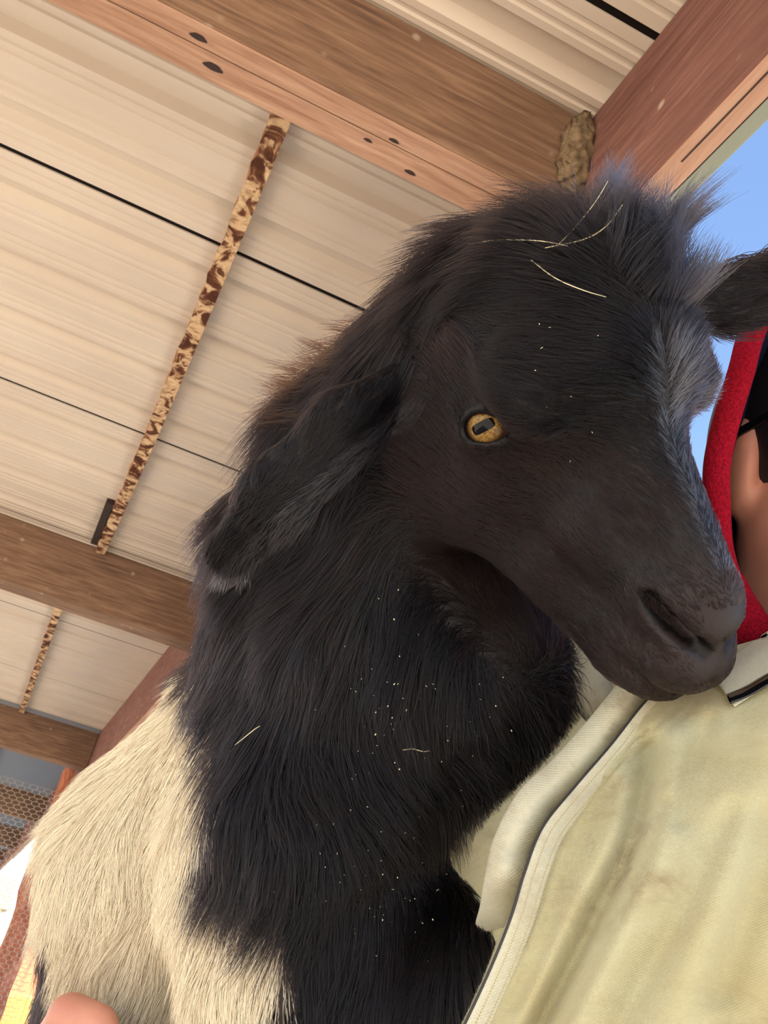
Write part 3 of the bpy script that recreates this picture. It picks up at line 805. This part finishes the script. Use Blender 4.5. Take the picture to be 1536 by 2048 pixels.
from mathutils.bvhtree import BVHTree
bvj = BVHTree.FromPolygons([Vector(v) for v in J], F)
def on_jacket(x, y, z0, lift):
    d = Vector(PX(x, y, 1.0)); hit = bvj.ray_cast(Vector((0, 0, 0)), d.normalized())
    return (hit[0].z if hit[0] is not None else z0) - lift
def ribbon(name, pts, width_px, lift, mat, parent, nrow=160, ncol=14, thick=.0022, prof=None, surf=False):
    """cloth strip whose left edge follows pts (px, px, depth); lies on the jacket, rounded edges, real thickness"""
    C = spline(pts, nrow); V = []; UV = []
    T = np.gradient(C[:, :2], axis=0); T /= np.linalg.norm(T, axis=1)[:, None]; Nn = np.stack([-T[:, 1], T[:, 0]], 1)
    acc = 0.0; prev = None
    rows = ncol * 2
    for i in range(nrow):
        w = width_px[0] + (width_px[1] - width_px[0]) * i / (nrow - 1)
        c3 = PX(*C[i])
        if prev is not None: acc += np.linalg.norm(c3 - prev)
        prev = c3
        for j in range(rows):
            a = 2 * math.pi * j / rows; f = .5 - .5 * math.cos(a)
            edge = math.sin(a)
            q = C[i, :2] + Nn[i] * w * f
            ar = prof(f) if prof else 0.0
            if surf: ar += C[i, 2] - on_jacket(q[0], q[1], C[i, 2], 0.0)
            V.append(PX(q[0], q[1], C[i, 2] - lift - ar - thick * edge * (abs(edge) ** -.45 if abs(edge) > 1e-6 else 0)))
            UV.append((w * f / FPX * C[i, 2], acc))
    F = []
    for i in range(nrow - 1):
        for j in range(rows):
            j2 = (j + 1) % rows; F.append((i * rows + j, i * rows + j2, (i + 1) * rows + j2, (i + 1) * rows + j))
    F += [tuple(range(rows))[::-1], tuple((nrow - 1) * rows + j for j in range(rows))]
    o = mesh(name, W(np.array(V)), F, mat, parent, True); uvgrid(o, UV); return o
zl = [p for p in ZIP[2:]]
pl = ribbon('zip_placket', [(x - 4, y, z - .004) for x, y, z in zl], (46, 44), .0035, M_canvas2, jk)
zc = spline([(x - 5, y + 2, z - .0075) for x, y, z in zl], 120)
V, F = tube([PX(*p) for p in zc], .0011, 6); mesh('zip_edge', W(V), F, M_thread, jk, True)
for off in (14, 36):
    q = [(x + off * .8, y + off * .45, z - .0125) for x, y, z in zl]
    c = spline(q, 400); V = []; F = []
    for s_ in range(0, 398, 2):
        v, f = tube([PX(*c[s_]), PX(*c[s_ + 1])], .00032, 4); b = len(V); V += list(v); F += [tuple(b + t for t in ff) for ff in f]
    st = mesh('stitching', W(np.array(V)), F, NB('thread', lin(176, 160, 118), .8).m, jk)
# rolled storm flap to the left of the zip and the inner panel behind it
FL = [(945, 1900, .505), (950, 1850, .482), (960, 1810, .458), (970, 1750, .438), (988, 1675, .445), (1036, 1585, .452), (1108, 1516, .462), (1172, 1444, .474), (1226, 1378, .486), (1260, 1330, .495), (1280, 1290, .505)]
ribbon('storm_flap', FL, (92, 78), .0, M_canvas2, jk, thick=.004, prof=lambda f: .010 * math.sin(math.pi * min(max(f, 0), 1)) ** .8)
IN = [(800, 2000, .545), (812, 1820, .55), (822, 1700, .555), (850, 1600, .56), (930, 1500, .565), (1010, 1420, .57), (1080, 1350, .575)]
ribbon('inner_panel', IN, (215, 190), .0, M_canvas, jk, thick=.003, prof=lambda f: .085 * f + .004 * math.sin(f * 9))
# collar: pale rounded fold by the chin of the goat, and the neck edge to the right
V, F = tube([PX(*p) for p in spline([(1120, 1250, .60), (1150, 1310, .57), (1165, 1365, .555), (1180, 1420, .545), (1200, 1480, .55)], 24)], np.interp(np.linspace(0, 4, 24), [0, 1, 2, 3, 4], [.020, .018, .017, .014, .012]), 18)
o = mesh('collar_fold', W(V), F, M_canvas2, jk, True); uvgrid(o, np.asarray(V)[:, :2])
ribbon('collar', [(1420, 1345, .490), (1480, 1302, .498), (1536, 1262, .502), (1620, 1215, .51), (1720, 1190, .53), (1830, 1200, .56)], (85, 100), .002, M_canvas2, jk, 60, surf=True)
# black strap tab
tb = ribbon('strap_tab', [(1452, 1388, .478), (1490, 1372, .476), (1524, 1352, .475), (1600, 1310, .478)], (22, 24), .0045, M_lens, jk, 30, 8, .0025, surf=True)
tb['label'] = 'black strap tab'
# sleeve round the far side of the goat, ending in the hand under its rump
sl = spline([PX(1000, 1500, .78), PX(820, 1750, .86), PX(600, 2100, .92), PX(380, 2330, .86), PX(230, 2290, .76), PX(180, 2200, .70)], 40)
V, F = tube(sl, np.interp(np.linspace(0, 5, 40), [0, 1, 2, 3, 4, 5], [.085, .078, .068, .058, .048, .042]), 24); o = mesh('sleeve', W(V), F, M_canvas, jk, True); uvgrid(o, np.asarray(V)[:, :2])
sl = spline([PX(1930, 1560, .62), PX(2250, 2000, .66), PX(2260, 2500, .66), PX(2150, 2950, .62)], 30)
V, F = tube(sl, np.interp(np.linspace(0, 3, 30), [0, 1, 2, 3], [.080, .062, .052, .040]), 24); o = mesh('sleeve', W(V), F, M_canvas, jk, True); uvgrid(o, np.asarray(V)[:, :2])

# head, neck and hand in one skin surface each
hc = PX(1715, 945, .625)
pu = np.array([.10, -.97, .22]); pu /= np.linalg.norm(pu); pf = np.array([.16, .10, -.95]); pf -= pu * (pf @ pu); pf /= np.linalg.norm(pf); pr = np.cross(pf, pu)
PR_ = np.stack([pr, pu, pf], 1)
def HP(r_, u_, f_): return hc + PR_ @ np.array([r_, u_, f_])
def sdf_face(P):
    P = P.astype(np.float32)
    q = (P - hc.astype(np.float32)) @ PR_.astype(np.float32); s = q.copy(); s[:, 0] = np.abs(s[:, 0])
    d = s_ell(q, (0, .03, -.015), (.074, .092, .092))
    d = smin(d, s_ell(q, (0, -.05, .035), (.060, .068, .055)), .03)
    d = smin(d, s_cone(s, (.052, -.045, .0), (.014, -.105, .062), .022, .017), .022)
    d = smin(d, s_ell(q, (0, -.108, .070), (.020, .014, .016)), .018)
    d = smin(d, s_cone(q, (0, .012, .078), (0, -.030, .098), .010, .013), .012)
    d = smin(d, s_ell(s, (.013, -.032, .088), (.010, .009, .011)), .008)
    d = smin(d, s_ell(s, (.038, -.022, .058), (.024, .020, .020)), .018)
    d = smin(d, s_ell(q, (0, -.062, .082), (.026, .009, .012)), .010)
    d = smin(d, s_ell(q, (0, -.078, .080), (.022, .009, .012)), .010)
    d = smax(d, -s_ell(s, (.032, .012, .086), (.020, .012, .014)), .014)
    d = smin(d, s_ell(s, (.032, .012, .068), (.013, .012, .012)), .004)
    d = smax(d, -s_cone(s, (0, -.070, .098), (.022, -.069, .086), .0022, .001), .003)
    d = smin(d, s_ell(s, (.078, -.005, -.012), (.008, .032, .020)), .008)
    nk = s_chain(P, [HP(0, -.06, -.02), PX(1660, 1230, .62), PX(1680, 1420, .66)], [.060, .060, .068], .02)
    wr = .0022 * np.exp(-(((P @ np.array([.35, -.94, .0], np.float32)) + .035) / .004) ** 2)
    d = smin(d, nk, .03) + wr
    return d
V, F = surface_nets(sdf_face, hc - np.array([.14, .18, .16]), hc + np.array([.14, .20, .16]), .004, 4)
link('head', quadmesh('head', W(V), F), M_skin, person)
# hair: shell over the back and sides of the head
def sdf_hair(P):
    P = P.astype(np.float32); q = (P - hc.astype(np.float32)) @ PR_.astype(np.float32)
    d = s_ell(q, (0, .022, -.022), (.079, .100, .092))
    front = q[:, 2] - np.interp(q[:, 1], [-.10, -.04, .03, .07, .10, .14], [-.02, .022, .040, .056, .090, .10])
    d = smax(d, front, .012)
    return d
V, F = surface_nets(sdf_hair, hc - np.array([.15, .18, .17]), hc + np.array([.15, .19, .17]), .005, 4)
link('hair', quadmesh('hair', W(V), F), M_hair, person)
# hood: red outside, navy inside, thick red rim round the face
RIM = [(1512, 645, .560), (1482, 745, .553), (1452, 845, .548), (1434, 930, .545), (1434, 1010, .543), (1440, 1100, .540), (1468, 1190, .535), (1500, 1262, .53), (1600, 1300, .525), (1720, 1290, .53), (1860, 1230, .545), (1960, 1080, .56), (1985, 900, .57), (1950, 700, .575), (1860, 540, .58), (1720, 480, .58), (1590, 520, .57)]
rim = np.array([PX(*p) for p in RIM]); NRIM = 160
rc = spline_closed(rim, NRIM); back = hc + np.array([.02, .01, .145])
rows_o = []; rows_i = []
for t in np.linspace(0, 1, 28):
    bulge = math.sin(math.pi * min(t * 1.0, 1) * .5) ; sc = math.cos(math.pi / 2 * t) ** .55
    c = rc.mean(0) * (1 - t) + back * t
    off = (rc - rc.mean(0)) * sc * (1 - .02 * math.sin(math.pi * t))
    dep = np.zeros((NRIM, 3)); 
    base = c + off
    rows_o.append(base); rows_i.append(base - off * .05 - np.array([0, 0, .004]) * (t > .9))
def shell(name, rows, mat, flip):
    V = np.concatenate(rows); F = []
    for i in range(len(rows) - 1):
        for j in range(NRIM):
            j2 = (j + 1) % NRIM; f = (i * NRIM + j, i * NRIM + j2, (i + 1) * NRIM + j2, (i + 1) * NRIM + j); F.append(f[::-1] if flip else f)
    return mesh(name, W(V), F, mat, hood, True)
hood = empty('hood', person.location); hood.parent = person; hood['label'] = 'red fleece hood with navy lining'
shell('outer_shell', rows_o, M_red, False); shell('lining', rows_i, M_navy, True)
rcl = np.vstack([rc, rc[:1]]); V, F = tube(rcl, .0075, 14, False, flat=(np.array([.2, .1, 1.0]), .8)); mesh('rim', W(V), F, M_red, hood, True)
# neck of the red top under the jacket collar
V, F = tube(spline([PX(1440, 1170, .545), PX(1470, 1225, .54), PX(1515, 1285, .535), PX(1600, 1340, .54)], 20), .014, 12); mesh('collar', W(V), F, M_red, hood, True)
# sunglasses
sg = empty('sunglasses', person.location); sg.parent = person; sg['label'] = 'dark sunglasses'
for sx in (-1, 1):
    bm = bmesh.new(); bmesh.ops.create_uvsphere(bm, u_segments=28, v_segments=16, radius=1)
    for v in bm.verts:
        p = HP(sx * (.036 + .0) + v.co.x * .031, .008 + v.co.y * .024, .090 - abs(sx * .036 + v.co.x * .031) ** 2 * 4 + v.co.z * .004); v.co = Vector(W(p))
    me = bpy.data.meshes.new('lens'); bm.to_mesh(me); bm.free(); link('lens', me, M_lens, sg, True)
    V, F = tube([HP(sx * .064, .014, .078), HP(sx * .083, .016, .05), HP(sx * .086, .012, .0), HP(sx * .084, .0, -.03)], .0028, 8); mesh('temple_arm', W(V), F, M_lens, sg, True)
V, F = tube([HP(-.008, .010, .096), HP(0, .014, .100), HP(.008, .010, .096)], .003, 8); mesh('bridge', W(V), F, M_lens, sg, True)
for c in list(hood.children) + list(sg.children): c.matrix_parent_inverse = Matrix.Translation(-person.location)
# the hand: palm, four curled fingers of different lengths, thumb from the side of the palm
wrist = PX(190, 2230, .70); palm = PX(175, 2120, .635)
def hand_sdf(P):
    P = P.astype(np.float32)
    d = s_cone(P, wrist, PX(180, 2170, .66), .029, .030)
    d = smin(d, s_cone(P, PX(150, 2160, .645), PX(215, 2150, .635), .022, .022), .02)
    fin = [[PX(140, 2110, .620), PX(140, 2062, .575), PX(165, 2060, .545), PX(200, 2075, .535)],
           [PX(150, 2140, .615), PX(150, 2105, .565), PX(190, 2105, .532), PX(235, 2120, .525)],
           [PX(170, 2170, .615), PX(175, 2150, .565), PX(215, 2150, .532), PX(260, 2160, .525)],
           [PX(200, 2200, .620), PX(210, 2195, .575), PX(245, 2195, .545), PX(280, 2200, .535)]]
    rad = [[.0125, .0115, .0105, .009], [.0125, .0118, .0105, .009], [.012, .011, .010, .0085], [.0105, .0095, .0088, .0075]]
    f = None
    for p_, r_ in zip(fin, rad):
        e = s_chain(P, p_, r_, .003); f = e if f is None else np.minimum(f, e)
    d = smin(d, f, .008)
    th = s_chain(P, [PX(160, 2160, .640), PX(120, 2080, .585), PX(140, 2034, .552), PX(196, 2046, .538)], [.016, .0145, .0120, .0100], .004)
    return smin(d, th, .009)
V, F = surface_nets(hand_sdf, np.minimum(wrist, PX(100, 2000, .52)) - .06, np.maximum(wrist, PX(300, 2230, .62)) + .05, .0025, 4)
o = link('hand', quadmesh('hand', W(V), F), M_skin, person); o['label'] = 'hand under the goat'
lw = PX(2140, 2980, .615)
o = link('hand', quadmesh('hand', W((V - wrist) @ np.array([[-1., 0, 0], [0, 0, 1.], [0, -1., 0]]) + lw), F[:, ::-1]), M_skin, person)
# trousers and boots below the jacket
hipc = W(PX(1150, 2750, .62))
for sx in (-1, 1):
    hx = hipc + np.array([sx * .085, .0, -.02])
    V, F = tube(spline([hx, (hx[0] + .02 * sx, hx[1] + .02, hx[2] * .55), (hx[0] + .03 * sx, hx[1] + .03, .10)], 16), np.linspace(.105, .06, 16), 20)
    mesh('trouser_leg', V, F, M_jean, person, True)
    V, F = tube(spline([(hx[0] + .03 * sx, hx[1] + .09, .055), (hx[0] + .035 * sx, hx[1] + .0, .055), (hx[0] + .045 * sx, hx[1] - .14, .045)], 12), [.05, .055, .056, .055, .052, .05, .05, .05, .05, .048, .045, .035], 16)
    mesh('boot', V, F, M_boot, person, True)
for c in person.children:
    if c.type != 'EMPTY': c.matrix_parent_inverse = Matrix.Translation(-person.location)
hood.location = (0, 0, 0); sg.location = (0, 0, 0)
for c in jk.children: pass
# ------------------------------------------------------------------ far end: log post, chicken wire, outbuildings, bale
k = NB('log_bark', rough=.9, spec=.1); _n = k.noise(k.coords('Object', (6, 6, 1.6)), 3, 6, .65, .7)
k.color(k.ramp(_n, [(.3, lin(140, 76, 54)), (.5, lin(184, 112, 84)), (.72, lin(220, 162, 132))])).bump(_n, .7, .02); M_log = k.m
rp = np.random.default_rng(9)
pp = [(.0 + rp.normal(0, .008), rp.normal(0, .008), z) for z in np.linspace(0, CAM_H + ROOF - .003, 26)]
V, F = tube(pp, .085 + rp.normal(0, .004, 26), 18)
o = mesh('log_post', V, F, M_log, None, True); o.location = (.445, 7.25, 0); tag(o, 'reddish log post behind the chicken wire at lower left', 'post')
# hexagonal wire netting
k = NB('wire', lin(190, 176, 160), .5, .5, .3); M_wire = k.m
cell = .050; V = []; F = []
def wire_seg(a, b, r_=.0016):
    v, f = tube([np.array(a), np.array(b)], r_, 4, False, flat=(np.array([0., 1., .05]), 1.0)); b0 = len(V); V.extend(v); F.extend(tuple(b0 + t for t in q) for q in f)
hx = cell * .5; hz = cell * .33
nz = int(2.22 / (hz * 3)) ; nx = int(1.62 / cell)
for i in range(nx):
    for j in range(nz):
        x = -1.0 + i * cell; z = .02 + j * hz * 3
        A_ = (x, 0, z); B_ = (x, 0, z + hz); C1 = (x + hx, 0, z + hz * 1.5); C0 = (x - hx, 0, z + hz * 1.5); D1 = (x + hx, 0, z + hz * 2.5); E0 = (x, 0, z + hz * 3); E1 = (x + cell, 0, z + hz * 3)
        wire_seg(A_, B_); wire_seg(B_, C1); wire_seg(B_, C0); wire_seg(C1, D1); wire_seg(D1, E0); wire_seg(D1, E1)
wn_ = mesh('chicken_wire', V, F, M_wire); wn_.location = (0, 7.12, 0); tag(wn_, 'rusty hexagonal chicken wire stretched before the log post', 'netting', kind='stuff')
def building(name, x0, x1, y0, y1, hh, rh, M_w, M_r, M_d, label, boards):
    r = empty(name, ((x0 + x1) / 2, y0, 0)); tag(r, label, 'building')
    xc = (x0 + x1) / 2; hw = (x1 - x0) / 2
    link('wall', box(-hw, hw, 0, y1 - y0, 0, hh), M_w, r)
    rv = [(-hw - .2, -.25, hh), (hw + .2, -.25, hh), (hw + .2, y1 - y0 + .25, hh), (-hw - .2, y1 - y0 + .25, hh), (-hw - .2, (y1 - y0) / 2, hh + rh), (hw + .2, (y1 - y0) / 2, hh + rh)]
    mesh('roof', rv, [(0, 1, 5, 4), (2, 3, 4, 5), (0, 4, 3), (1, 2, 5), (3, 2, 1, 0)], M_r, r)
    d = link('door', box(-hw + .5, -hw + 1.3, -.03, 0, 0, min(1.9, hh - .2), .01), M_d, r)
    link('window', box(hw - 1.3, hw - .5, -.03, 0, hh * .45, hh * .8, .01), M_d, r)
    for i in range(boards):
        x = -hw + (i + .5) * 2 * hw / boards
        link('board', box(x - hw / boards * .92, x + hw / boards * .92, -.025, -.001, 0, hh - .02), M_w, r)
M_white = NB('white_paint', lin(232, 230, 222), .7).m; M_clay = NB('clay', lin(206, 128, 88), .9).m; M_tin = NB('tin_roof', lin(150, 146, 120), .6).m; M_door = NB('door_brown', lin(120, 84, 62), .7).m
building('white_shed', -1.6, 1.25, 31, 34, 2.0, .9, M_white, M_tin, M_door, 'white boarded shed in sun, left of the log post', 12)
building('clay_house', 1.75, 8.5, 24, 30, 2.6, 1.3, M_clay, M_tin, M_door, 'orange clay-coloured house in sun, right of the log post', 0)
k = NB('hay', rough=.95, spec=.1); _n = k.noise(k.coords('Object', (3, 12, 30)), 4, 5); k.color(k.ramp(_n, [(.3, lin(176, 126, 62)), (.7, lin(232, 190, 112))])).bump(_n, .8, .02); M_hay = k.m
hb = empty('hay_bale', (1.95, 20, 0)); tag(hb, 'yellow hay bale on the sunny ground beyond the post', 'bale')
link('straw', box(-.55, .55, 0, .5, 0, .5, .05), M_hay, hb)
for x in (-.2, .2): link('twine', box(x - .008, x + .008, -.006, .506, -.0, .506, .002), M_clay, hb)

# ------------------------------------------------------------------ straw caught in the coat
from mathutils.bvhtree import BVHTree
bvh = BVHTree.FromPolygons([Vector(v) for v in GV], [tuple(int(i) for i in f) for f in GF])
def on_goat(x, y, lift):
    d = Vector(PX(x, y, 1.0)).normalized(); hit = bvh.ray_cast(Vector((0, 0, 0)), d)
    if hit[0] is None: return np.array(PX(x, y, .47))
    return np.array(hit[0] - d * lift)
M_straw = NB('pale_straw', lin(214, 200, 160), .6).m
STRAW = [([(930, 489), (1000, 480), (1080, 482), (1135, 492)], 'long pale straw lying flat across the crown of the goat'),
         ([(1118, 488), (1150, 455), (1190, 405), (1216, 362)], 'pale straw rising steeply through the forelock'),
         ([(1090, 496), (1170, 478), (1215, 450), (1246, 408)], 'curved straw along the right of the forelock'),
         ([(1062, 520), (1110, 556), (1165, 580), (1212, 594)], 'thin straw slanting down the forehead'),
         ([(806, 1500), (825, 1498), (846, 1503), (860, 1502)], 'short bright straw on the black chest'),
         ([(470, 1490), (495, 1470), (510, 1458), (520, 1452)], 'fine pale straw on the black shoulder')]
for pts, lab in STRAW:
    lifts = [.010] * 4
    c = []
    last = .45
    for (x, y) in pts:
        d = Vector(PX(x, y, 1.0)).normalized(); hit = bvh.ray_cast(Vector((0, 0, 0)), d)
        if hit[0] is not None: last = hit[0].z - (.019 if y < 500 else .012)
        c.append(PX(x, y, last))
    V, F = tube(spline(c, 14), np.interp(np.linspace(0, 1, 14), [0, .5, 1], [.00018, .00028, .00012]), 5)
    o = mesh('straw', W(V), F, M_straw, None, True); tag(o, lab, 'straw', 'straws caught in the coat')
# chaff and dust specks in the chest fur
rc_ = np.random.default_rng(4); V = []; F = []
for (cx_, cy_, sx, sy, n_) in ((790, 1440, 60, 80, 40), (800, 1800, 60, 60, 34), (690, 1700, 50, 60, 14), (1100, 780, 110, 90, 9), (930, 1480, 70, 70, 12), (700, 1300, 160, 80, 10)):
    for _ in range(n_):
        p = on_goat(cx_ + rc_.normal(0, sx), cy_ + rc_.normal(0, sy), .012 + rc_.random() * .006)
        q = p + rc_.normal(0, .0004, 3); v, f = tube([p, q], .00008 + rc_.random() ** 3 * .0003, 5); b0 = len(V); V.extend(v); F.extend(tuple(b0 + t for t in ff) for ff in f)
o = mesh('chaff', W(np.array(V)), F, M_straw, goat); o.matrix_parent_inverse = Matrix.Translation(-goat.location); o['kind'] = 'stuff'
